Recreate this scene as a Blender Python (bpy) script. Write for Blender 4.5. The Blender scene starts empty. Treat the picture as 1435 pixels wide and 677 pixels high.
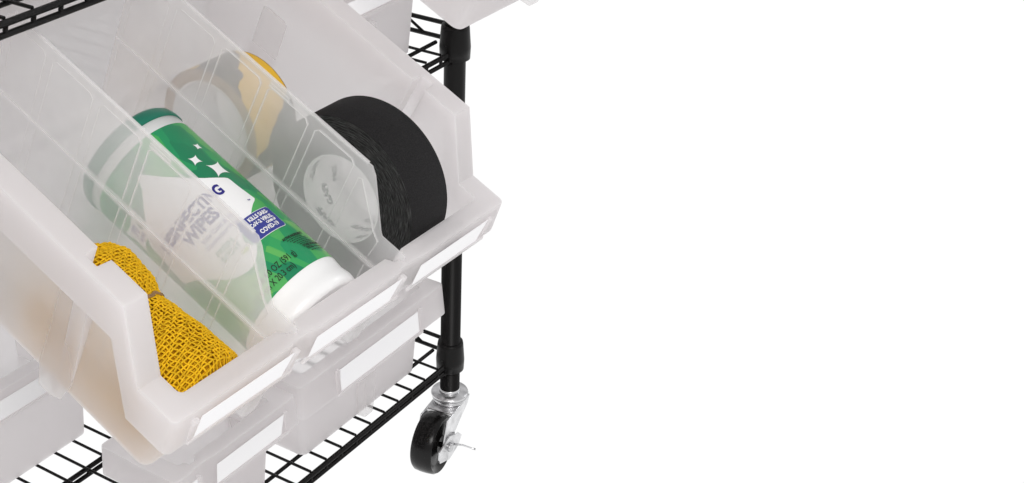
import bpy, bmesh, math, random
from mathutils import Vector, Matrix
random.seed(7)
SC = bpy.context.scene
COL = SC.collection
PI = math.pi

# ---------------------------------------------------------------- camera
F_PX, W_PX, CX = 2071.0, 1435.0, 574.0
yaw, pitch = math.radians(-54.9), math.radians(28.7)
fwd = Vector((-math.sin(yaw)*math.cos(pitch), math.cos(yaw)*math.cos(pitch), -math.sin(pitch)))
right = Vector((math.cos(yaw), math.sin(yaw), 0))
up = right.cross(fwd)
cam = bpy.data.cameras.new('camera'); cam_o = bpy.data.objects.new('camera', cam); COL.objects.link(cam_o)
m = Matrix((right, up, -fwd)).transposed().to_4x4()
m.translation = Vector((-1.3285241, -0.87019989, 0.93078458))
cam_o.matrix_world = m
cam.sensor_width = 36; cam.lens = 36*F_PX/W_PX
cam.shift_x = (W_PX/2-CX)/W_PX; cam.shift_y = 0
cam.clip_start = .02; cam.clip_end = 100
SC.camera = cam_o

# ---------------------------------------------------------------- studio light
w = bpy.data.worlds.new('World'); SC.world = w; w.use_nodes = True
nt = w.node_tree; nt.nodes.clear()
out = nt.nodes.new('ShaderNodeOutputWorld'); bg = nt.nodes.new('ShaderNodeBackground')
tc = nt.nodes.new('ShaderNodeTexCoord'); sep = nt.nodes.new('ShaderNodeSeparateXYZ')
rmp = nt.nodes.new('ShaderNodeValToRGB')
rmp.color_ramp.elements[0].position = .45; rmp.color_ramp.elements[0].color = (1.02, 1.02, 1.02, 1)
rmp.color_ramp.elements[1].position = .56; rmp.color_ramp.elements[1].color = (.60, .595, .60, 1)
ma = nt.nodes.new('ShaderNodeMath'); ma.operation = 'MULTIPLY_ADD'; ma.inputs[1].default_value = .5; ma.inputs[2].default_value = .5
nt.links.new(tc.outputs['Generated'], sep.inputs[0]); nt.links.new(sep.outputs['Z'], ma.inputs[0])
nt.links.new(ma.outputs[0], rmp.inputs[0]); nt.links.new(rmp.outputs[0], bg.inputs[0]); nt.links.new(bg.outputs[0], out.inputs[0])

def area(name, loc, target, size, power, col=(1, 1, 1)):
    l = bpy.data.lights.new(name, 'AREA'); l.shape = 'SQUARE'; l.size = size; l.energy = power; l.color = col
    o = bpy.data.objects.new(name, l); COL.objects.link(o); o.location = loc
    o.rotation_euler = (Vector(target)-Vector(loc)).to_track_quat('-Z', 'Y').to_euler()
    return o
area('studio_softbox', (-1.75, -1.55, 1.75), (-.4, 0, .2), 1.0, 28, (1, .985, .97))
area('studio_softbox', (2.6, -1.6, 1.6), (-.2, 0, .2), .8, 10, (.97, .98, 1))

SC.view_settings.view_transform = 'Standard'; SC.view_settings.look = 'None'
SC.view_settings.exposure = 0; SC.view_settings.gamma = 1
SC.render.engine = 'CYCLES'
SC.cycles.max_bounces = 20; SC.cycles.transparent_max_bounces = 40
SC.cycles.diffuse_bounces = 12; SC.cycles.transmission_bounces = 12
SC.cycles.use_denoising = True
try:
    SC.cycles.denoiser = 'OPENIMAGEDENOISE'; SC.cycles.denoising_prefilter = 'ACCURATE'; SC.cycles.denoising_quality = 'HIGH'
except Exception: pass
SC.cycles.caustics_reflective = False; SC.cycles.caustics_refractive = False

# ---------------------------------------------------------------- materials
def mat(name, base, rough=.5, spec=.5, metal=0, bump=None, noise=None, coat=0):
    m = bpy.data.materials.new(name); m.use_nodes = True; t = m.node_tree
    p = t.nodes['Principled BSDF']; p.inputs['Base Color'].default_value = (*base, 1)
    p.inputs['Roughness'].default_value = rough; p.inputs['Specular IOR Level'].default_value = spec
    p.inputs['Metallic'].default_value = metal; p.inputs['Coat Weight'].default_value = coat
    c = t.nodes.new('ShaderNodeTexCoord')
    if noise:
        sc_, lo, hi = noise
        n = t.nodes.new('ShaderNodeTexNoise'); n.inputs['Scale'].default_value = sc_; n.inputs['Detail'].default_value = 6
        r = t.nodes.new('ShaderNodeValToRGB')
        r.color_ramp.elements[0].position = .3; r.color_ramp.elements[1].position = .7
        r.color_ramp.elements[0].color = (*[x*lo for x in base], 1); r.color_ramp.elements[1].color = (*[min(1, x*hi) for x in base], 1)
        t.links.new(c.outputs['Object'], n.inputs[0]); t.links.new(n.outputs[0], r.inputs[0]); t.links.new(r.outputs[0], p.inputs['Base Color'])
    if bump:
        sc_, st, d = bump
        n = t.nodes.new('ShaderNodeTexNoise'); n.inputs['Scale'].default_value = sc_; n.inputs['Detail'].default_value = 4
        b = t.nodes.new('ShaderNodeBump'); b.inputs['Strength'].default_value = st; b.inputs['Distance'].default_value = d
        t.links.new(c.outputs['Object'], n.inputs[0]); t.links.new(n.outputs[0], b.inputs['Height']); t.links.new(b.outputs[0], p.inputs['Normal'])
    return m

def plastic(name, base, see, trans, rough, blur=0.0, brough=.3):
    """translucent polypropylene: a share passes straight through, the rest scatters on both sides"""
    m = bpy.data.materials.new(name); m.use_nodes = True; t = m.node_tree
    p = t.nodes['Principled BSDF']; o = t.nodes['Material Output']
    p.inputs['Base Color'].default_value = (*base, 1); p.inputs['Roughness'].default_value = rough
    p.inputs['Specular IOR Level'].default_value = .35
    tr = t.nodes.new('ShaderNodeBsdfTranslucent'); tr.inputs[0].default_value = (*base, 1)
    m1 = t.nodes.new('ShaderNodeMixShader'); m1.inputs[0].default_value = trans
    t.links.new(p.outputs[0], m1.inputs[1]); t.links.new(tr.outputs[0], m1.inputs[2])
    tp = t.nodes.new('ShaderNodeBsdfTransparent'); tp.inputs[0].default_value = (.985, .98, .98, 1)
    m2 = t.nodes.new('ShaderNodeMixShader')
    c = t.nodes.new('ShaderNodeTexCoord'); n = t.nodes.new('ShaderNodeTexNoise'); n.inputs['Scale'].default_value = 9; n.inputs['Detail'].default_value = 3
    mr = t.nodes.new('ShaderNodeMapRange'); mr.inputs[1].default_value = .3; mr.inputs[2].default_value = .7
    mr.inputs[3].default_value = see*.88; mr.inputs[4].default_value = see*1.1
    t.links.new(c.outputs['Object'], n.inputs[0]); t.links.new(n.outputs[0], mr.inputs[0]); t.links.new(mr.outputs[0], m2.inputs[0])
    n2 = t.nodes.new('ShaderNodeTexNoise'); n2.inputs['Scale'].default_value = 900
    b = t.nodes.new('ShaderNodeBump'); b.inputs['Strength'].default_value = .12; b.inputs['Distance'].default_value = .0004
    t.links.new(c.outputs['Object'], n2.inputs[0]); t.links.new(n2.outputs[0], b.inputs['Height']); t.links.new(b.outputs[0], p.inputs['Normal'])
    if blur:
        rf = t.nodes.new('ShaderNodeBsdfRefraction'); rf.inputs['Roughness'].default_value = brough; rf.inputs['IOR'].default_value = 1.2; rf.inputs['Color'].default_value = (.97, .955, .955, 1)
        m3 = t.nodes.new('ShaderNodeMixShader'); m3.inputs[0].default_value = blur
        t.links.new(m1.outputs[0], m3.inputs[1]); t.links.new(rf.outputs[0], m3.inputs[2]); m1 = m3
    t.links.new(m1.outputs[0], m2.inputs[1]); t.links.new(tp.outputs[0], m2.inputs[2]); t.links.new(m2.outputs[0], o.inputs[0])
    return m

M_BIN = plastic('frosted_polypropylene', (.932, .918, .920), .16, .84, .45)
M_FOOT = plastic('thin_moulded_foot_plastic', (.90, .89, .89), .62, .8, .45)
M_DIV = plastic('clear_divider_plastic', (.955, .948, .95), .62, .55, .3)
M_RIDGE = plastic('divider_ridge_plastic', (.94, .935, .935), .60, .35, .2)
M_LABEL = mat('white_label_card', (.88, .875, .885), .55, .3)
M_BLACK = mat('black_powder_coat', (.006, .0055, .0055), .38, .16, bump=(700, .15, .0004))
M_ZINC = mat('zinc_plated_steel', (.72, .72, .73), .28, .5, 1, noise=(60, .7, 1.2), bump=(90, .08, .001))
M_RUBBER = mat('hard_black_rubber', (.006, .0055, .0055), .22, .25)
M_WHITEP = mat('white_bottle_plastic', (.86, .86, .855), .28, .5)
M_CAP = mat('dark_green_cap', (.0, .155, .095), .32, .5)
M_NAVY = mat('navy_print', (.02, .015, .20), .4, .4)
M_BADGE = mat('badge_blue', (.035, .045, .27), .4, .4)
M_INKW = mat('white_print', (.86, .86, .86), .4, .4)
M_INKK = mat('black_print', (.01, .02, .012), .5, .4)
M_INKG = mat('soft_green_print', (.30, .47, .36), .5, .4)
M_INKL = mat('lilac_print', (.33, .30, .5), .5, .4)
M_CORE = mat('white_card_core', (.90, .89, .89), .7, .2)
M_INKC = mat('core_print', (.18, .18, .19), .6, .2)
M_TAN = mat('kraft_core', (.40, .27, .16), .8, .2, noise=(150, .7, 1.15))

def green_label():
    m = bpy.data.materials.new('green_faceted_label'); m.use_nodes = True; t = m.node_tree; p = t.nodes['Principled BSDF']
    p.inputs['Roughness'].default_value = .33
    c = t.nodes.new('ShaderNodeUVMap'); c.uv_map = 'UV'
    cols = []
    for sc_, seed in ((26, 0), (44, 3.3)):
        mp = t.nodes.new('ShaderNodeMapping'); mp.inputs['Location'].default_value = (seed, seed*.7, 0); mp.inputs['Scale'].default_value = (1, .75, 1); mp.inputs['Rotation'].default_value = (0, 0, .5)
        v = t.nodes.new('ShaderNodeTexVoronoi'); v.voronoi_dimensions = '2D'; v.distance = 'MANHATTAN'; v.inputs['Scale'].default_value = sc_
        t.links.new(c.outputs[0], mp.inputs[0]); t.links.new(mp.outputs[0], v.inputs['Vector'])
        s = t.nodes.new('ShaderNodeSeparateXYZ'); t.links.new(v.outputs['Color'], s.inputs[0]); cols.append(s)
    a = t.nodes.new('ShaderNodeMath'); a.operation = 'ADD'; t.links.new(cols[0].outputs[0], a.inputs[0]); t.links.new(cols[1].outputs[0], a.inputs[1])
    n = t.nodes.new('ShaderNodeTexNoise'); n.inputs['Scale'].default_value = 14; n.inputs['Detail'].default_value = 1
    t.links.new(c.outputs[0], n.inputs[0])
    a2 = t.nodes.new('ShaderNodeMath'); a2.operation = 'MULTIPLY_ADD'; a2.inputs[1].default_value = .44
    t.links.new(a.outputs[0], a2.inputs[0]); a2.inputs[2].default_value = .06
    r = t.nodes.new('ShaderNodeValToRGB'); e = r.color_ramp.elements
    e[0].position = .2; e[0].color = (0, .155, .07, 1)
    e[1].position = .9; e[1].color = (.16, .47, .10, 1)
    x = e.new(.45); x.color = (.003, .26, .10, 1)
    x = e.new(.68); x.color = (.04, .37, .09, 1)
    t.links.new(a2.outputs[0], r.inputs[0]); t.links.new(r.outputs[0], p.inputs['Base Color'])
    return m
M_GREEN = green_label()

def tape_face():
    m = bpy.data.materials.new('gaffer_tape_edge_layers'); m.use_nodes = True; t = m.node_tree; p = t.nodes['Principled BSDF']
    p.inputs['Roughness'].default_value = .9; p.inputs['Specular IOR Level'].default_value = .15
    c = t.nodes.new('ShaderNodeUVMap'); c.uv_map = 'UV'
    mp = t.nodes.new('ShaderNodeMapping'); mp.inputs['Scale'].default_value = (70, 1900, 1)
    n = t.nodes.new('ShaderNodeTexNoise'); n.noise_dimensions = '2D'; n.inputs['Scale'].default_value = 1; n.inputs['Detail'].default_value = 4; n.inputs['Roughness'].default_value = .7
    r = t.nodes.new('ShaderNodeValToRGB'); r.color_ramp.elements[0].position = .42; r.color_ramp.elements[0].color = (.008, .008, .008, 1)
    r.color_ramp.elements[1].position = .75; r.color_ramp.elements[1].color = (.085, .085, .085, 1)
    t.links.new(c.outputs[0], mp.inputs[0]); t.links.new(mp.outputs[0], n.inputs[0]); t.links.new(n.outputs[0], r.inputs[0]); t.links.new(r.outputs[0], p.inputs['Base Color'])
    b = t.nodes.new('ShaderNodeBump'); b.inputs['Distance'].default_value = .00004; b.inputs['Strength'].default_value = .4; t.links.new(n.outputs[0], b.inputs['Height']); t.links.new(b.outputs[0], p.inputs['Normal'])
    return m
M_TFACE = tape_face()
M_TAPE = mat('black_cloth_tape', (.014, .0135, .014), .8, .15, bump=(1400, .5, .0004), noise=(1100, .6, 1.6))

def hazard():
    m = bpy.data.materials.new('hazard_stripe_tape'); m.use_nodes = True; t = m.node_tree; p = t.nodes['Principled BSDF']
    p.inputs['Roughness'].default_value = .42
    c = t.nodes.new('ShaderNodeUVMap'); c.uv_map = 'UV'; s = t.nodes.new('ShaderNodeSeparateXYZ'); t.links.new(c.outputs[0], s.inputs[0])
    a = t.nodes.new('ShaderNodeMath'); a.operation = 'ADD'; t.links.new(s.outputs[0], a.inputs[0]); t.links.new(s.outputs[1], a.inputs[1]); a0 = a; a = t.nodes.new('ShaderNodeMath'); a.operation = 'ADD'; a.inputs[1].default_value = .062; t.links.new(a0.outputs[0], a.inputs[0])
    n = t.nodes.new('ShaderNodeTexVoronoi'); n.inputs['Scale'].default_value = 70; t.links.new(c.outputs[0], n.inputs['Vector'])
    a3 = t.nodes.new('ShaderNodeMath'); a3.operation = 'MULTIPLY_ADD'; a3.inputs[1].default_value = .012; t.links.new(n.outputs[0], a3.inputs[0]); t.links.new(a.outputs[0], a3.inputs[2])
    d = t.nodes.new('ShaderNodeMath'); d.operation = 'DIVIDE'; d.inputs[1].default_value = .122; t.links.new(a3.outputs[0], d.inputs[0])
    f = t.nodes.new('ShaderNodeMath'); f.operation = 'FRACT'; t.links.new(d.outputs[0], f.inputs[0])
    r = t.nodes.new('ShaderNodeValToRGB'); r.color_ramp.interpolation = 'CONSTANT'
    r.color_ramp.elements[0].color = (.012, .012, .016, 1); r.color_ramp.elements[1].position = .46; r.color_ramp.elements[1].color = (.86, .50, .008, 1)
    t.links.new(f.outputs[0], r.inputs[0]); t.links.new(r.outputs[0], p.inputs['Base Color'])
    return m
M_HAZ = hazard()
M_THREAD = mat('ochre_jute_thread', (.84, .50, .010), .8, .2, noise=(240, .75, 1.15), bump=(1500, .6, .0005))
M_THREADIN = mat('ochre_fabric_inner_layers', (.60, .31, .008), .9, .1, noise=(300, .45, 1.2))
M_TWINE = mat('brown_twine', (.34, .21, .10), .85, .15)

# ---------------------------------------------------------------- helpers
def obj(name, bm, mats, parent=None, smooth=False, matrix=None):
    me = bpy.data.meshes.new(name); bm.to_mesh(me); bm.free()
    for mm in (mats if isinstance(mats, (list, tuple)) else [mats]): me.materials.append(mm)
    if smooth:
        for p in me.polygons: p.use_smooth = True
    o = bpy.data.objects.new(name, me); COL.objects.link(o)
    if parent is not None: o.parent = parent
    if matrix is not None: o.matrix_local = matrix
    return o

def thing(name, label, cat, matrix=None, group=None):
    o = bpy.data.objects.new(name, None); COL.objects.link(o); o.empty_display_size = .05
    if matrix is not None: o.matrix_world = matrix
    o['label'] = label; o['category'] = cat
    if group: o['group'] = group
    return o

def smart(o, ang=35):
    o.data.set_sharp_from_angle(angle=math.radians(ang)) if hasattr(o.data, 'set_sharp_from_angle') else None
    return o

def bevel(o, wd, seg=2, ang=30):
    b = o.modifiers.new('bevel', 'BEVEL'); b.width = wd; b.segments = seg; b.limit_method = 'ANGLE'; b.angle_limit = math.radians(ang)
    for p in o.data.polygons: p.use_smooth = True
    smart(o)
    return o

def box(bm, x0, x1, y0, y1, z0, z1, mi=0, taper=0):
    vs = [bm.verts.new((x, y, z)) for z in (z0, z1) for y in (y0, y1) for x in (x0, x1)]
    fs = [(0, 2, 3, 1), (4, 5, 7, 6), (0, 1, 5, 4), (2, 6, 7, 3), (0, 4, 6, 2), (1, 3, 7, 5)]
    for f in fs:
        ff = bm.faces.new([vs[i] for i in f]); ff.material_index = mi
    return vs

def tube(bm, pts, r, n=10, closed=False, cap=True, mi=0):
    pts = [Vector(p) for p in pts]; N = len(pts); rings = []
    ref = None
    for i, p in enumerate(pts):
        if closed: d = pts[(i+1) % N]-pts[i-1]
        else: d = pts[min(i+1, N-1)]-pts[max(i-1, 0)]
        d.normalize()
        if ref is None:
            ref = Vector((0, 0, 1)) if abs(d.z) < .9 else Vector((1, 0, 0))
        a = d.cross(ref).normalized(); b = d.cross(a).normalized(); ref = -b if False else ref
        rr = r[i] if isinstance(r, (list, tuple)) else r
        rings.append([bm.verts.new(p+rr*(math.cos(2*PI*k/n)*a+math.sin(2*PI*k/n)*b)) for k in range(n)])
    for i in range(N if closed else N-1):
        A, B = rings[i], rings[(i+1) % N]
        for k in range(n):
            f = bm.faces.new((A[k], A[(k+1) % n], B[(k+1) % n], B[k])); f.smooth = True; f.material_index = mi
    if cap and not closed:
        bm.faces.new(rings[0]).material_index = mi; bm.faces.new(list(reversed(rings[-1]))).material_index = mi

def lathe(bm, prof, axis='z', n=48, uvl=None, mi=None, uvscale=None):
    """prof: list of (r, h) ; revolves round the axis; faces smooth"""
    rings = []
    for r, h in prof:
        ring = []
        for k in range(n):
            a = 2*PI*k/n; c, s = r*math.cos(a), r*math.sin(a)
            p = {'z': (c, s, h), 'y': (c, h, s), 'x': (h, c, s)}[axis]
            ring.append(bm.verts.new(p))
        rings.append(ring)
    L = 0
    for i in range(len(prof)-1):
        dl = math.hypot(prof[i+1][0]-prof[i][0], prof[i+1][1]-prof[i][1])
        for k in range(n):
            k2 = (k+1) % n
            f = bm.faces.new((rings[i][k], rings[i][k2], rings[i+1][k2], rings[i+1][k])); f.smooth = True
            if mi is not None: f.material_index = mi[i]
            if uvl is not None:
                R = uvscale or max(p[0] for p in prof)
                for lp, (aa, ll) in zip(f.loops, ((k, L), (k+1, L), (k+1, L+dl), (k, L+dl))):
                    lp[uvl].uv = (2*PI*aa/n*R, ll)
        L += dl
    return rings

def text_bm(txt, size, bold=0.0, align='CENTER'):
    """flat lettering as a bmesh, baseline on y=0, upright"""
    c = bpy.data.curves.new('t', 'FONT'); c.body = txt; c.size = size; c.align_x = align; c.offset = bold; c.resolution_u = 3
    o = bpy.data.objects.new('t', c); COL.objects.link(o)
    dg = bpy.context.evaluated_depsgraph_get(); dg.update()
    me = o.evaluated_get(dg).to_mesh(); b = bmesh.new(); b.from_mesh(me)
    o.evaluated_get(dg).to_mesh_clear(); bpy.data.objects.remove(o); bpy.data.curves.remove(c)
    return b

def poly_bm(pts):
    b = bmesh.new(); vs = [b.verts.new((x, y, 0)) for x, y in pts]
    es = [b.edges.new((vs[i], vs[(i+1) % len(vs)])) for i in range(len(vs))]
    bmesh.ops.triangle_fill(b, use_beauty=True, use_dissolve=False, edges=es)
    return b

def stamp(dst, src, fn, mi, maxlen=.004, sx=1.0, uvl=None):
    """maps a flat bmesh through fn((x, y)) -> 3D into dst, cut fine enough to bend"""
    for v in src.verts: v.co.x *= sx
    for _ in range(7):
        long = [e for e in src.edges if e.calc_length() > maxlen]
        if not long: break
        bmesh.ops.subdivide_edges(src, edges=long, cuts=1); bmesh.ops.triangulate(src, faces=src.faces[:])
    mp = {v: dst.verts.new(fn(v.co.x, v.co.y)) for v in src.verts}
    for f in src.faces:
        try:
            nf = dst.faces.new([mp[v] for v in f.verts]); nf.material_index = mi; nf.smooth = True
            if uvl is not None:
                for lp, v in zip(nf.loops, f.verts): lp[uvl].uv = (v.co.x, v.co.y)
        except ValueError: pass
    src.free()

# ---------------------------------------------------------------- cart: posts, wire shelves, casters
Z_LOW, Z_MID, Z_TOP = -.1145, .3102, .534
LEN, DEP = 1.0, .457
cart = thing('shelving_cart', 'black wire shelving cart on casters behind and below the translucent bins', 'cart', Matrix.Identity(4))

def make_post(x, y):
    b = bmesh.new(); tube(b, [(x, y, -.166), (x, y, .80)], .0127, 32)
    o = obj('post', b, M_BLACK, cart)
    return o
for x, y in ((0, 0), (-LEN, 0), (-LEN, DEP), (0, DEP)): make_post(x, y)

def make_shelf(z, raised=None):
    b = bmesh.new()
    x = -.0275
    k = 0
    while x > -LEN+.02:
        tube(b, [(x, .0015, z+.0035), (x, DEP-.0015, z+.0035)], .00175, 8); x -= .0286; k += 1
    # wires that close the ends
    sh = obj('wire_shelf', b, M_BLACK, cart)
    def rail(name, p, q):
        b = bmesh.new(); p = Vector(p); q = Vector(q); d = q-p; L = d.length; d.normalize()
        tube(b, [p, q], .0030, 10)
        lo = Vector((0, 0, -.0090))
        tube(b, [p+lo, q+lo], .0028, 10)
        n = int(L/.0286)
        for i in range(n):                                   # little spacer bends between the two rods
            c = p+d*(.0143+i*.0286)
            tube(b, [c+Vector((0, 0, .001)), c+Vector((0, 0, -.006))+d*.002, c+lo], .0022, 6)
        obj(name, b, M_BLACK, sh)
    rail('front_rail', (-.013, 0, z), (-LEN+.013, 0, z))
    rail('back_rail', (-.013, DEP, z), (-LEN+.013, DEP, z))
    rail('centre_rail', (-.004, DEP*.485, z-.003), (-LEN+.004, DEP*.485, z-.003))
    # end truss, taller than the front
    for xx in (.004, -LEN-.004):
        b = bmesh.new()
        tube(b, [(xx, .012, z+.029), (xx, DEP-.012, z+.029)], .0027, 10)
        tube(b, [(xx, .012, z+.011), (xx, DEP-.012, z+.011)], .0027, 10)
        zig = []
        for i in range(13):
            zig.append((xx, .045+i*.0305, z+(.029 if i % 2 else .011)))
        tube(b, zig, .0018, 6)
        obj('end_rail', b, M_BLACK, sh)
    for yy in (.034, DEP-.034):
        b = bmesh.new(); tube(b, [(.011, yy, z), (-LEN-.011, yy, z)], .0024, 8); obj('support_rod', b, M_BLACK, sh)
    for x in (0, -LEN):
        for y in (0, DEP):
            b = bmesh.new()
            for prof in ([(.0128, -.008), (.0176, -.008), (.0182, .006), (.0166, .028), (.0158, .0325), (.0128, .0325)],):
                r = lathe(b, [(a, h) for a, h in prof], 'z', 36)
            bmesh.ops.translate(b, verts=b.verts, vec=(x, y, z))
            obj('collar', b, M_BLACK, sh)
            b = bmesh.new()
            sx = -1 if x == 0 else 1
            tube(b, [(x+sx*.014, y, z+.012), (x+sx*.012, y, z-.012)], .0042, 10)
            sy = 1 if y == 0 else -1
            tube(b, [(x, y+sy*.014, z+.030), (x, y+sy*.014, z-.002)], .0036, 10)
            obj('corner_weld', b, M_BLACK, sh)
    if raised:
        for (x0, x1) in raised:                              # bar the tilted bins lean back on
            b = bmesh.new()
            yb = .10; zb = z+(.0527 if z < .4 else .052)
            tube(b, [(x0, yb, z), (x0, yb, zb), (x1, yb, zb), (x1, yb, z)], .003, 8)
            obj('tilt_bar', b, M_BLACK, sh)
    return sh
make_shelf(Z_LOW); make_shelf(Z_MID, [(-.69, -.33)]); make_shelf(Z_TOP, [(-.26, -.06)])

# caster: fork mesh with wheel, brake, axle as children
A_AX = Vector((.161, -.987, 0)).normalized(); T_AX = Vector((-.987, -.161, 0)).normalized()
def make_caster(x, y):
    Mx = Matrix((T_AX, -A_AX, Vector((0, 0, 1)))).transposed().to_4x4()  # local x = trail, y = away from the brake side
    Mx.translation = Vector((x, y, -.1565))
    b = bmesh.new()
    def plate(yy, th):
        out = [(-.022, -.014), (.048, -.014), (.061, -.044), (.060, -.055), (.052, -.061), (.042, -.059), (.022, -.044), (.002, -.033), (-.016, -.025)]
        f = [b.verts.new((px, yy, pz)) for px, pz in out]; g = [b.verts.new((px, yy+th, pz)) for px, pz in out]
        b.faces.new(f); b.faces.new(list(reversed(g)))
        for i in range(len(out)):
            j = (i+1) % len(out); b.faces.new((f[j], f[i], g[i], g[j]))
    plate(-.0195, .0025); plate(.017, .0025)
    box(b, -.020, .031, -.0195, .0195, -.0165, -.0138)
    bmesh.ops.recalc_face_normals(b, faces=b.faces)
    fork = obj('caster', b, M_ZINC, cart, matrix=Mx); bevel(fork, .0012, 2)
    b = bmesh.new()
    lathe(b, [(.010, -.001), (.0235, -.0015), (.0245, -.0035), (.023, -.007), (.0200, -.0085), (.0225, -.010), (.0215, -.0138), (.008, -.0138)], 'z', 40)
    obj('swivel_race', b, M_ZINC, fork, smooth=False)
    b = bmesh.new(); lathe(b, [(.0128, .004), (.0135, .003), (.0138, -.001), (.010, -.002)], 'z', 30); obj('stem_nut', b, M_ZINC, fork)
    wc = (.051, 0, -.0505)
    b = bmesh.new(); R = .040
    lathe(b, [(.004, -.0115), (.012, -.012), (.014, -.0105), (.028, -.0095), (.032, -.0128), (R-.003, -.0145), (R-.0008, -.0115), (R, -.004), (R, .004), (R-.0008, .0115), (R-.003, .0145), (.032, .0128), (.028, .0095), (.014, .0105), (.012, .012), (.004, .0115)], 'y', 64)
    bmesh.ops.translate(b, verts=b.verts, vec=wc)
    wl = obj('wheel', b, M_RUBBER, fork); smart(wl, 40)
    b = bmesh.new(); lathe(b, [(0, -.027), (.0055, -.027), (.0062, -.0255), (.0062, -.0215), (.0035, -.021), (.0035, .024), (0, .024)], 'y', 6)
    bmesh.ops.translate(b, verts=b.verts, vec=wc); ax = obj('axle_bolt', b, M_ZINC, fork)
    # brake: bent tab plate round the hub and a thin lever pin
    b = bmesh.new()
    o2 = [(.082, -.042), (.072, -.036), (.064, -.042), (.052, -.037), (.034, -.043), (.020, -.051), (.014, -.058), (.028, -.064), (.040, -.069), (.052, -.072), (.062, -.066), (.076, -.064), (.084, -.053)]
    f = [b.verts.new((px-.004, -.0225-.0025*math.sin(i*2.1), pz)) for i, (px, pz) in enumerate(o2)]
    g = [b.verts.new((v.co.x, v.co.y+.0016, v.co.z)) for v in f]
    es = []
    b.faces.new(f); b.faces.new(list(reversed(g)))
    for i in range(len(o2)): j = (i+1) % len(o2); b.faces.new((f[j], f[i], g[i], g[j]))
    bmesh.ops.triangulate(b, faces=b.faces[:]); bmesh.ops.recalc_face_normals(b, faces=b.faces)
    br = obj('brake_tab', b, M_ZINC, fork)
    b = bmesh.new(); tube(b, [(.036, -.024, -.056), (.028, -.032, -.060), (.022, -.044, -.066), (.021, -.047, -.0665)], [.0016, .0013, .0012, .0016], 8); obj('brake_lever', b, M_ZINC, fork)
    return fork
for x, y in ((0, 0), (-LEN, 0), (-LEN, DEP), (0, DEP)): make_caster(x, y)

# ---------------------------------------------------------------- bins
def rounded_ring(u0, u1, v0, v1, r, fu, sv, wfun, bu, v_in=None, notch=None):
    """one closed loop of points: front (left to right), right side (front to back), back, left side"""
    P = []
    def arc(cx_, cy_, a0, wv):
        for k in range(1, 4):
            a = a0+k*PI/2/4; P.append((cx_+r*math.cos(a), cy_+r*math.sin(a), wv))
    wf, wb = wfun(-1), wfun(99)
    cl = lambda x, a, b: max(a, min(b, x))
    n = len(fu)
    for i, x in enumerate(fu):
        uu = u0+r if i == 0 else u1-r if i == n-1 else cl(x, u0+r+.0006*(i+1), u1-r-.0006*(n-i))
        P.append((uu, v0+(v_in(x) if v_in else 0), wf))
    arc(u1-r, v0+r, -PI/2, wf)
    ns = len(sv)
    for i, s in enumerate(sv):
        vv = v0+r if i == 0 else v1-r if i == ns-1 else cl(s, v0+r+.0005*(i+1), v1-r-.0005*(ns-i))
        P.append((u1+(notch(s) if notch else 0), vv, wfun(s)))
    arc(u1-r, v1-r, 0, wb)
    for x in reversed(bu): P.append((cl(x, u0+r, u1-r), v1, wb))
    arc(u0+r, v1-r, PI/2, wb)
    for i in range(ns-1, -1, -1):
        s = sv[i]
        vv = v0+r if i == 0 else v1-r if i == ns-1 else cl(s, v0+r+.0005*(i+1), v1-r-.0005*(ns-i))
        P.append((u0-(notch(s) if notch else 0), vv, wfun(s)))
    arc(u0+r, v0+r, PI, wf)
    return P

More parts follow.
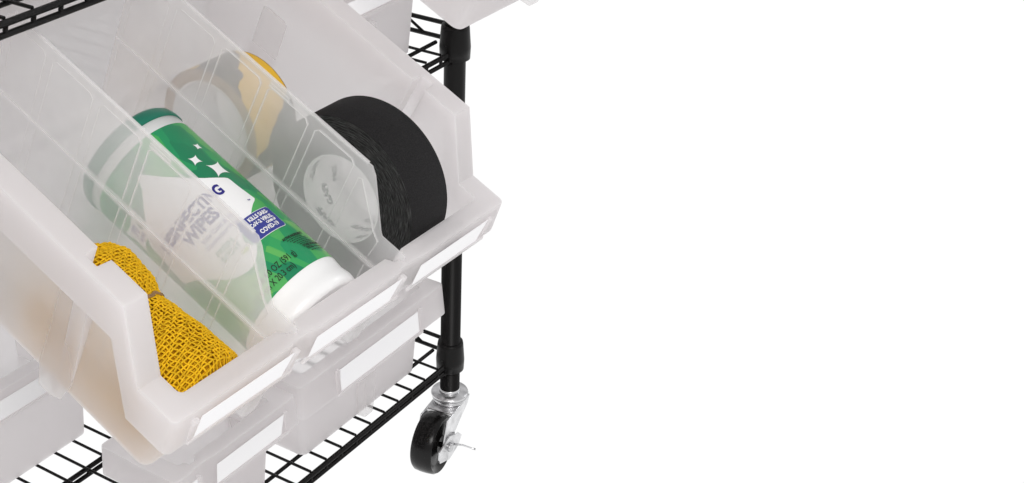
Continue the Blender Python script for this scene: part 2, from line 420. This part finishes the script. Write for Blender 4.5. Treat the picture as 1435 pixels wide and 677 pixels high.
def make_bin(matrix, W, D, HF, HS, segs, label, ribs=True, hop=(.0185, .054), div=False, group=None, skirt=.034, side=.022, gaps=None):
    root = thing('storage_bin', label, 'bin', matrix, group)
    h0, h1 = hop
    prof = lambda s: HF if s <= h0 else HS if s >= h1 else HF+(HS-HF)*(s-h0)/(h1-h0)
    if gaps is None: gaps = [W*k/segs+(-.004 if k == 1 else -.006) for k in range(1, segs)]
    fu = [0, .02] if W > .2 else [0, .010]
    for g in gaps: fu += [g-.012, g-.006, g+.006, g+.012, g+.026]
    fu += [W-.02, W]
    fu2 = sorted(fu)
    sv = [-.02, h0, h0+.001, h1, .084, .0915, .0925, .1065, .1075, .15, .22, D] if D > .25 else [-.02, D*.2, D*.4, D*.6, D*.8, D]
    sv = sorted(sv)
    def vin(x):
        for g in gaps:
            if g-.007 < x < g+.007: return -.0075
        return 0
    def lip(x):
        for g in gaps:
            if g-.0065 < x < g+.0125: return .0045
        return 0
    notch = lambda s: .0135 if D > .25 and .092 < s < .107 else 0
    bu = [0, W*.33, W*.66, W]
    R0 = rounded_ring(side+.006, W-side-.006, .003, D-side-.008, .008, fu2, sv, lambda s: 0.0011, bu)
    R1 = rounded_ring(side, W-side, -.004, D-side, .006, fu2, sv, prof, bu, vin, notch)
    R2 = rounded_ring(0, W, -.0205, D, .005, fu2, sv, prof, bu, lambda x: lip(x)*.4)
    R3 = rounded_ring(-.0015, W+.0015, -.0245, D+.0015, .006, fu2, sv, lambda s: prof(s)-skirt, bu, lambda x: lip(x))
    b = bmesh.new()
    V = [[b.verts.new(p) for p in R] for R in (R0, R1, R2, R3)]
    b.faces.new(V[0])
    N = len(R0)
    for A, B in zip(V, V[1:]):
        for i in range(N):
            j = (i+1) % N
            b.faces.new((A[i], A[j], B[j], B[i]))
    bmesh.ops.recalc_face_normals(b, faces=b.faces)
    body = obj('body', b, M_BIN, root)
    so = body.modifiers.new('wall', 'SOLIDIFY'); so.thickness = .0022; so.offset = 0
    bevel(body, .0007, 2, 28)
    # ribs / feet moulded on the outside
    if ribs: axis_ribs(root, W, D, HF, HS, gaps, side)
    # label strips on the front lip
    edges = [0]+gaps+[W]
    for k in range(segs):
        a = edges[k]+((.026 if W > .2 else .012) if k == 0 else .019); c = edges[k+1]-(.026 if k == segs-1 else .009)
        if segs == 1:
            a, c = W*.235, W*.79
        b = bmesh.new()
        zt, zb = HF-.0095, HF-skirt+.0035
        # plane of the lip front face between (-.0205, HF) and (-.0245, HF-skirt)
        f = lambda z: -.0205-.004*(HF-z)/skirt-.0016
        pts = [(a+.004, zt), (c+.003, zt), (c-.006, zb), (a, zb)] if segs > 1 else [(a, zt), (c, zt), (c, zb), (a, zb)]
        v1 = [b.verts.new((u_, f(z), z)) for u_, z in pts]; v2 = [b.verts.new((u_, f(z)-.0005, z)) for u_, z in pts]
        b.faces.new(list(reversed(v2))); b.faces.new(v1)
        for i in range(4): j = (i+1) % 4; b.faces.new((v1[j], v1[i], v2[i], v2[j]))
        bmesh.ops.recalc_face_normals(b, faces=b.faces)
        lb = obj('label_strip', b, M_LABEL, root)
        # moulded frame ends and bottom ledge that hold the strip
        b = bmesh.new()
        for (ua, ub) in (((a-.009, a-.001), (c+.001, c+.008)) if k == 0 else ((c+.001, c+.008),)):
            box(b, ua+.002, ub, f(zb)-.0003, f(zt)+.003, zb-.003, zt+.002)
        box(b, a-.006, c+.008, f(zb)-.0014, f(zb)+.0015, zb-.0055, zb-.0015)
        hd = obj('label_holder', b, M_BIN, root); bevel(hd, .0009, 2)
    if div:
        for g in (.1425, .2875): make_divider(root, g, D)
    return root

def axis_ribs(root, W, D, HF, HS, gaps, side):
    def prism(ring_pts):
        b = bmesh.new(); ring = [[b.verts.new(p) for p in R] for R in ring_pts]
        for A, B in zip(ring, ring[1:]):
            for i in range(4): j = (i+1) % 4; b.faces.new((A[i], A[j], B[j], B[i]))
        b.faces.new(ring[0]); b.faces.new(ring[-1])
        bmesh.ops.recalc_face_normals(b, faces=b.faces)
        bevel(obj('stacking_foot', b, M_FOOT, root), .0018, 2, 30)
    for x, sgn in ((side+.004, -1), (W-side-.004, 1)):
        for vc in ((D*.5,) if D < .25 else (.109, .26)):
            lo, hi = vc-.018, vc+.018
            R = []
            for (z, l, h, o_) in ((-.013, lo+.004, hi-.004, .0045), (.012, lo-.001, hi+.001, .0055), (HS-.045, lo+.006, hi+.004, .004)):
                R.append([(x, l, z), (x+sgn*o_, l+.010, z), (x+sgn*o_, h-.004, z), (x, h, z)])
            prism(R)
    for g in (gaps if gaps else [W*.5]):
        R = []
        for (z, hw, o_) in ((-.0005 if not gaps else -.006, .010, .012), (.03, .013, .014), (HF-.05, .013, .016)):
            R.append([(g-hw, .003, z), (g-hw+.002, .003-o_, z), (g+hw-.002, .003-o_, z), (g+hw, .003, z)])
        prism(R)

def make_divider(root, g, D):
    HS, HF = (.1655 if g < .2 else .1705), .1135
    de = D-.024
    pr = [(.006, .004), (-.0012, .099), (-.0155, .1120), (-.0145, .1165), (.0135, .1165), (.0165, .120), (.044, HS-.006), (.0505, HS), (de-.006, HS), (de, HS-.006), (de-.006, .004)]
    b = bmesh.new(); th = .0009
    f = [b.verts.new((g-th, v, z)) for v, z in pr]; h = [b.verts.new((g+th, v, z)) for v, z in pr]
    b.faces.new(f); b.faces.new(list(reversed(h)))
    for i in range(len(pr)): j = (i+1) % len(pr); b.faces.new((f[j], f[i], h[i], h[j]))
    bmesh.ops.recalc_face_normals(b, faces=b.faces)
    o = obj('divider', b, M_DIV, root)
    b = bmesh.new()
    t2 = .0017
    # horizontal ridge at mid height, rim along the top, panel outlines
    box(b, g-t2-.0006, g+t2+.0006, .007, de-.004, .0795, .0825)
    box(b, g-t2, g+t2, .055, de-.006, HS-.0012, HS+.0008)
    def bar(v0, z0, v1, z1, hw=.00035):
        d = Vector((0, v1-v0, z1-z0)).normalized(); n = Vector((0, -d.z, d.y))*hw
        A = Vector((0, v0, z0)); B = Vector((0, v1, z1)); vs = []
        for xx in (g-th-.0003, g+th+.0003):
            vs.append([b.verts.new(Vector((xx, 0, 0))+q) for q in (A+n, B+n, B-n, A-n)])
        for s in vs: b.faces.new(s)
        for i in range(4): j = (i+1) % 4; b.faces.new((vs[0][i], vs[0][j], vs[1][j], vs[1][i]))
    edges = [.012, .062, .118, .176, .234, .292, de-.005]
    for i, (a, c) in enumerate(zip(edges, edges[1:])):
        a += .0045; c -= .0045
        if i == 0:
            bar(a, .088, a-.002, .108); bar(a-.002, .108, a+.006, .114); bar(a+.006, .114, c-.004, .152); bar(c-.004, .152, c, .150)
        else:
            top = HS-.009
            bar(a, .086, a, top-.004); bar(a, top-.004, a+.004, top); bar(a+.004, top, c-.004, top); bar(c-.004, top, c, top-.004)
        bar(c, .150 if i == 0 else HS-.013, c, .086)
        bar(a, .076, a, .008); bar(c, .008, c, .076)
    for k in (0, 1):                                         # snap slots below the top rim
        bar(.148, HS-.0045-k*.0035, .172, HS-.0045-k*.0035, .0007)
    bmesh.ops.recalc_face_normals(b, faces=b.faces)
    obj('ridge', b, M_RIDGE, o)

def frame(O, tilt, dyaw):
    th, d = math.radians(tilt), math.radians(dyaw)
    u = Vector((math.cos(d), math.sin(d), 0)); n = Vector((-math.sin(d), math.cos(d), 0)); z = Vector((0, 0, 1))
    v = math.cos(th)*n+math.sin(th)*z; w_ = -math.sin(th)*n+math.cos(th)*z
    M = Matrix((u, v, w_)).transposed().to_4x4(); M.translation = Vector(O); return M

BM = frame((-.72445, -.17865, .22925), 26.3, -.9) @ Matrix.Scale(.971, 4)   # rests on the middle shelf's front rail and its tilt bar
main = make_bin(BM, .44, .370, .109, .168, 3, 'large tilted translucent bin with two clear dividers holding yellow fabric, green wipes and tape rolls', div=True, group='translucent stacking bins on the cart')
G_ = 'translucent stacking bins on the cart'
ZL = Z_LOW+.0055; ZM = Z_MID+.0055; ZT = Z_TOP+.0055
flat = lambda x, y, z: frame((x, y, z), 0, 0)
make_bin(flat(-.2975, .021, ZL), .279, .205, .119, .122, 1, 'single-label translucent bin on the bottom shelf nearest the right post', hop=(.075, .12), group=G_, skirt=.040)
make_bin(flat(-.497, .021, ZL), .189, .085, .116, .118, 2, 'translucent bin at the front of bottom shelf, cut by the bottom picture edge', hop=(.04, .06), group=G_, gaps=[.0345])
make_bin(flat(-.792, .262, ZL), .440, .185, .140, .142, 1, 'translucent bin at the back of the bottom shelf, cut by the left picture edge', hop=(.075, .12), group=G_)
make_bin(flat(-.260, .030, ZM), .246, .300, .115, .150, 1, 'upright translucent bin on the middle shelf beside the post, below the cut-off tilted bin', hop=(.1, .14), group=G_, skirt=.03)
make_bin(frame((-.2934, -.1783, .4525), 26.3, -.9), .285, .34, .109, .168, 1, 'tilted translucent bin on the top shelf, only its bottom corner showing beside the post top', group=G_)
make_bin(flat(-.95, .030, ZT), .46, .36, .116, .150, 3, 'translucent bin lying on the top shelf above the black rail at top left corner', hop=(.1, .14), group=G_)

# ---------------------------------------------------------------- canister of wipes
CU, CR = .211, .054
can = thing('wipes_canister', 'green and white canister of disinfecting wipes lying between the two clear dividers', 'canister', BM @ Matrix.Translation((CU, 0.0005, CR+.0028)))
b = bmesh.new()
r_ = CR
lathe(b, [(0, .004), (r_*.80, .004), (r_*.86, .001), (r_*.93, .001), (r_*.985, .004), (r_, .009), (r_*.985, .0145), (r_*.975, .018), (r_*.985, .023), (r_*.997, .0275), (r_*.997, .2235), (r_*.97, .2245), (0, .2245)], 'y', 96)
obj('bottle', b, M_WHITEP, can)
b = bmesh.new()
lathe(b, [(r_*1.0, .2226), (r_*1.022, .223), (r_*1.022, .228), (r_*1.0, .2335), (r_*.95, .2370), (r_*.80, .2390), (r_*.55, .2392), (r_*.5, .241), (0, .2415)], 'y', 96)
for k in range(3):
    pass
obj('cap', b, M_CAP, can)
b = bmesh.new(); uvl = b.loops.layers.uv.new('UV')
lathe(b, [(CR+.0001, .0290), (CR+.0001, .2120)], 'y', 120, uvl, uvscale=CR)
A0 = math.radians(136)
def can_fn(da=0.0, v0=0.0, h=.0004, rot=0.0):
    def fn(s, y):
        s2, y2 = s*math.cos(rot)-y*math.sin(rot), s*math.sin(rot)+y*math.cos(rot)
        a = math.radians(da)-s2/CR
        return ((CR+h)*math.cos(a), v0+y2, (CR+h)*math.sin(a))
    return fn
def arcpoly(pts, h, mi):
    stamp(b, poly_bm([(-math.radians(a)*CR, v) for a, v in pts]), can_fn(0, 0, h), mi)
def smooth(pts, it=2):
    for _ in range(it):
        q = []
        for i in range(len(pts)):
            p0, p1 = pts[i], pts[(i+1) % len(pts)]
            q.append((.75*p0[0]+.25*p1[0], .75*p0[1]+.25*p1[1])); q.append((.25*p0[0]+.75*p1[0], .25*p0[1]+.75*p1[1]))
        pts = q
    return pts
shape = [(141, .194), (130, .178), (118, .164), (103, .150), (90, .1425), (81, .1385), (79.5, .136), (79, .128), (76, .112), (75, .108), (86, .103), (98, .094), (108, .079), (117, .067), (128, .0595), (140, .0605), (152, .0665), (165, .081), (176, .092), (190, .101), (197, .104), (196, .112), (191, .130), (189, .146), (186, .150), (172, .158), (158, .170), (146, .181)]
arcpoly(smooth(shape, 1), .0003, 1)
def star(a, v, r, h=.0004, mi=1, sy=1.0):
    pts = []
    for i in range(40):
        t_ = 2*PI*i/40; c_, s_ = math.cos(t_), math.sin(t_)
        x, y = math.copysign(abs(c_)**3.2, c_)*r, math.copysign(abs(s_)**3.2, s_)*r*sy
        x, y = x*.72-y*.70, x*.70+y*.72
        pts.append((math.degrees(-x/CR)+a, v+y))
    arcpoly(pts, h, mi)
star(75.3, .1797, .0050); star(91.9, .1676, .0068); star(79.5, .1503, .0115); star(172, .176, .006)
# badge with the wipes count
arcpoly([(205, .178), (188, .1735), (176, .175), (179, .163), (171, .150), (188, .1535), (202, .151), (199, .165)], .0003, 1)
stamp(b, text_bm('78', .0125, .0004), can_fn(187, .1625, .0006), 3, sx=.8)
stamp(b, text_bm('WIPES', .0055, .0002), can_fn(187, .1560, .0006), 3, sx=.9)
# main words
stamp(b, text_bm('DISINFECTING', .0150, .0006), can_fn(137, .1270, .0006), 2, sx=.80)
stamp(b, text_bm('WIPES', .0165, .0007), can_fn(136, .1125, .0006), 2, sx=.82)
stamp(b, text_bm('Kills Cold & Flu', .0058, .0001), can_fn(126, .1040, .0006), 3)
stamp(b, text_bm('Disinfecting Wipes', .0052, .0001), can_fn(126, .0975, .0006), 3)
stamp(b, text_bm('FRESH', .0070, .0002), can_fn(135, .0870, .0006), 4)
stamp(b, text_bm('SCENT', .0070, .0002), can_fn(134, .0800, .0006), 4)
stamp(b, text_bm('TM', .0022, .0001), can_fn(83.5, .1085, .0006), 2)
leaf = [(0, 0), (.004, .002), (.0055, .007), (.003, .0125), (0, .015), (-.003, .009), (-.0035, .004)]
stamp(b, poly_bm(smooth(leaf, 2)), can_fn(116, .0725, .0006), 4)
stamp(b, poly_bm(smooth([(-.009, 0), (-.001, .0005), (-.002, .004), (-.006, .0045), (-.010, .0035)], 2)), can_fn(119, .0725, .0006), 7)
# blue badge
def rrect(hw, hh, r, n=5):
    P = []
    for cx_, cy_, a0 in ((hw-r, hh-r, 0), (-hw+r, hh-r, PI/2), (-hw+r, -hh+r, PI), (hw-r, -hh+r, 1.5*PI)):
        for k in range(n+1): P.append((cx_+r*math.cos(a0+k*PI/2/n), cy_+r*math.sin(a0+k*PI/2/n)))
    return P
stamp(b, poly_bm(rrect(.0205, .0125, .003)), can_fn(94, .0845, .0005), 1)
stamp(b, poly_bm(rrect(.0200, .0120, .0027)), can_fn(94, .0845, .0007), 5)
for tx, vv, sz in (('KILLS SARS-', .0905, .0054), ('CoV-2 VIRUS,', .0848, .0054), ('CAUSE OF', .0812, .0030), ('COVID-19', .0755, .0058)):
    stamp(b, text_bm(tx, sz, .0002, 'RIGHT'), can_fn(77.5 if 'O' != tx[1] else 79, vv, .0010), 1, sx=.86)
stamp(b, text_bm('1 LB 4.0 OZ (591 g)', .0085, .0001, 'RIGHT'), can_fn(93, .0430, .0006), 6, sx=.68)
stamp(b, text_bm('(17.8 cm X 20.3 cm)', .0085, .0001, 'RIGHT'), can_fn(103, .0345, .0006), 6, sx=.68)
stamp(b, text_bm('ACTIVE INGREDIENTS', .0036, .0002, 'LEFT'), can_fn(93, .0590, .0006), 6, sx=.8)
stamp(b, text_bm('OTHER INGREDIENTS', .0036, .0002, 'LEFT'), can_fn(80, .0455, .0006), 6, sx=.8)
stamp(b, text_bm('TOTAL', .0036, .0002, 'LEFT'), can_fn(78, .0420, .0006), 6, sx=.8)
for i, (a, vv) in enumerate(((90, .0570), (88, .0550), (86, .0530), (83, .0508), (81, .0490), (70, .0425), (75, .0395))):
    s0 = 0
    while s0 < .022:
        ln = random.uniform(.0012, .0035)
        stamp(b, poly_bm([(s0, 0), (s0+ln, 0), (s0+ln, .0009), (s0, .0009)]), can_fn(a, vv, .0006), 6); s0 += ln+.0008
obj('label', b, [M_GREEN, M_INKW, M_NAVY, M_INKL, M_INKG, M_BADGE, M_INKK, mat('yellow_green_print', (.5, .6, .2), .5)], can)

# ---------------------------------------------------------------- tape rolls
def roll(name, label, u0, u1, vc, r, rin, rcore, mt, mface, mcore, w0=.0028):
    rt = thing(name, label, 'tape roll', BM @ Matrix.Translation((u0, vc, r+w0)))
    wd = u1-u0
    b = bmesh.new(); uvl = b.loops.layers.uv.new('UV')
    lathe(b, [(r-.0006, .0001), (r, .0007), (r, wd-.0007), (r-.0006, wd-.0001)], 'x', 128, uvl, uvscale=r)
    obj('tape_outer_layer', b, mt, rt)
    b = bmesh.new(); uvl = b.loops.layers.uv.new('UV'); n = 18
    for hx in (0, wd):
        pf = [(rcore+(r-rcore)*k/n, hx+0) for k in range(n+1)]
        lathe(b, pf, 'x', 128, uvl, uvscale=r)
    obj('tape_layers', b, mface, rt)
    b = bmesh.new()
    lathe(b, [(rcore, -.0004), (rcore, wd+.0004), (rin, wd+.0004), (rin, -.0004), (rcore, -.0004)], 'x', 96)
    core = obj('core', b, mcore, rt)
    return rt, core, wd
rt, core, wd = roll('gaffer_tape_roll', 'black cloth gaffer tape roll with white printed core standing in right compartment', .3225, .3775, .0795, .0805, .0415, .0432, M_TAPE, M_TFACE, M_CORE)
b = bmesh.new(); RI = .0412
def core_fn(a0, u0):
    # inside of the core, letters' tops towards the near rim
    def fn(s, y):
        a = math.radians(a0)+s/RI
        return (u0-y, RI*math.cos(a), RI*math.sin(a))
    return fn
for row, (uu, off) in enumerate(((.013, -5), (.030, 22))):
    for k in range(5):
        stamp(b, text_bm('GAFF' if row else '-GAFF', .0095, .0004), core_fn(off+k*72, uu), 0)
for k in range(4):
    stamp(b, text_bm('PRO', .008, .0004), core_fn(60+k*90, .046), 0)
obj('core_lettering', b, M_INKC, core)
# loose end of the tape
b = bmesh.new(); R = .0806
pts = [(math.radians(96+k*.8)) for k in range(6)]
v1 = [[b.verts.new((x, (R+.0003*(5-k))*math.cos(a), (R+.0003*(5-k))*math.sin(a))) for x in (.0004, .004)] for k, a in enumerate(pts)]
for A, B in zip(v1, v1[1:]): b.faces.new((A[0], A[1], B[1], B[0]))
e_ = obj('loose_end', b, M_TAPE, rt); s_ = e_.modifiers.new('s', 'SOLIDIFY'); s_.thickness = .0004
roll('hazard_tape_roll', 'yellow and black striped hazard tape roll behind the black tape in right compartment', .300, .357, .2205, .058, .0435, .0465, M_HAZ, M_TAN, M_CORE)

# ---------------------------------------------------------------- roll of ochre open weave fabric tied with twine
fab = thing('fabric_roll', 'roll of ochre open weave jute fabric tied with twine in left compartment', 'fabric roll', BM @ Matrix.Translation((.002, 0, .001)))
V0, V1 = .006, .162
def interp(T, x):
    for (a, pa), (c, pc) in zip(T, T[1:]):
        if x <= c:
            t_ = max(0, (x-a)/(c-a)); t_ = t_*t_*(3-2*t_); return [p+(q-p)*t_ for p, q in zip(pa, pc)]
    return list(T[-1][1])
# v: centre u, centre w, half width, half height
PR = [(.004, (.078, .045, .038, .038)), (.012, (.080, .047, .042, .044)), (.045, (.080, .046, .042, .043)), (.072, (.080, .047, .037, .039)), (.090, (.081, .050, .031, .034)), (.110, (.082, .054, .035, .036)), (.140, (.081, .050, .043, .038)), (.156, (.080, .046, .043, .034)), (.164, (.079, .043, .038, .028))]
def fpos(v, a, dr=0):
    cu, cw, ru, rw = interp(PR, v)
    ov = v+.004*math.sin(3*a+1)
    wob = 1+.018*math.sin(5*a+v*30)+.012*math.sin(9*a-v*50)
    return Vector((cu+(ru*wob+dr)*math.cos(a), v, max(.0035, cw+(rw*wob+dr)*math.sin(a))))
b = bmesh.new(); NA, NL = 62, 50
twist = lambda v: (v-V0)*3.2
for i in range(NA):                                           # threads along the roll
    pts = []
    for j in range(NL*2+1):
        v = V0+(V1-V0)*j/(NL*2)
        up_ = .0006*math.cos(PI*(j/2+i)) if j % 2 == 0 else 0
        pts.append(fpos(v, 2*PI*i/NA+twist(v)+.02*math.sin(j*.7+i*1.3), up_))
    tube(b, pts, .00078, 5, cap=False)
for j in range(NL+1):                                         # threads round it
    v = V0+(V1-V0)*j/NL; pts = []
    for i in range(NA*2):
        a = 2*PI*i/(NA*2)
        up_ = -.0006*math.cos(PI*(i/2+j)) if i % 2 == 0 else 0
        pts.append(fpos(v+.0007*math.sin(i*.5+j*2.1)+.004*math.sin(a+.6), a+twist(v), up_))
    tube(b, pts, .00084, 5, closed=True)
obj('outer_weave', b, M_THREAD, fab)
b = bmesh.new()
for lay, (dr, na, nl) in enumerate(((-.0032, 46, 44),)):
    for i in range(na):
        tube(b, [fpos(V0+.002+(V1-V0-.004)*j/40, 2*PI*i/na+.9*twist(V0+(V1-V0)*j/40)+.05, dr+.0003*math.sin(j*1.7+i)) for j in range(41)], .00066, 4, cap=False)
    for j in range(nl+1):
        v = V0+.002+(V1-V0-.004)*j/nl
        tube(b, [fpos(v+.002*math.sin(a_/70*2*PI), 2*PI*a_/70, dr) for a_ in range(70)], .00068, 4, closed=True)
obj('second_weave', b, M_THREAD, fab)
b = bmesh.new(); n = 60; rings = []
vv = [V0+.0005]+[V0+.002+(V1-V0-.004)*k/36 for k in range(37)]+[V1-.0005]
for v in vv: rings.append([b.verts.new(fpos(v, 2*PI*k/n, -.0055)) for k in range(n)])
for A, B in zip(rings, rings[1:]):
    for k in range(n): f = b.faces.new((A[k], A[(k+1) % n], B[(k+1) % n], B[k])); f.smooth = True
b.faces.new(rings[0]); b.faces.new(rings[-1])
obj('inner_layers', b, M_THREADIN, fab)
b = bmesh.new(); pts = []                                     # spiral of fabric edges at the front end
for k in range(200):
    a = k*.16; f_ = .10+.86*(k/199); cu, cw, ru, rw = interp(PR, V0)
    pts.append((cu+ru*f_*math.cos(a), V0-.001+.0012*math.sin(k*1.9), cw+rw*f_*math.sin(a)))
tube(b, pts, .0011, 6)
obj('rolled_edge', b, M_THREAD, fab)
b = bmesh.new()
for q in range(2):
    tube(b, [fpos(.090+.0016*q+.001*math.sin(a_), 2*PI*a_/80, .0014) for a_ in range(80)], .0008, 6, closed=True)
obj('twine', b, M_TWINE, fab)
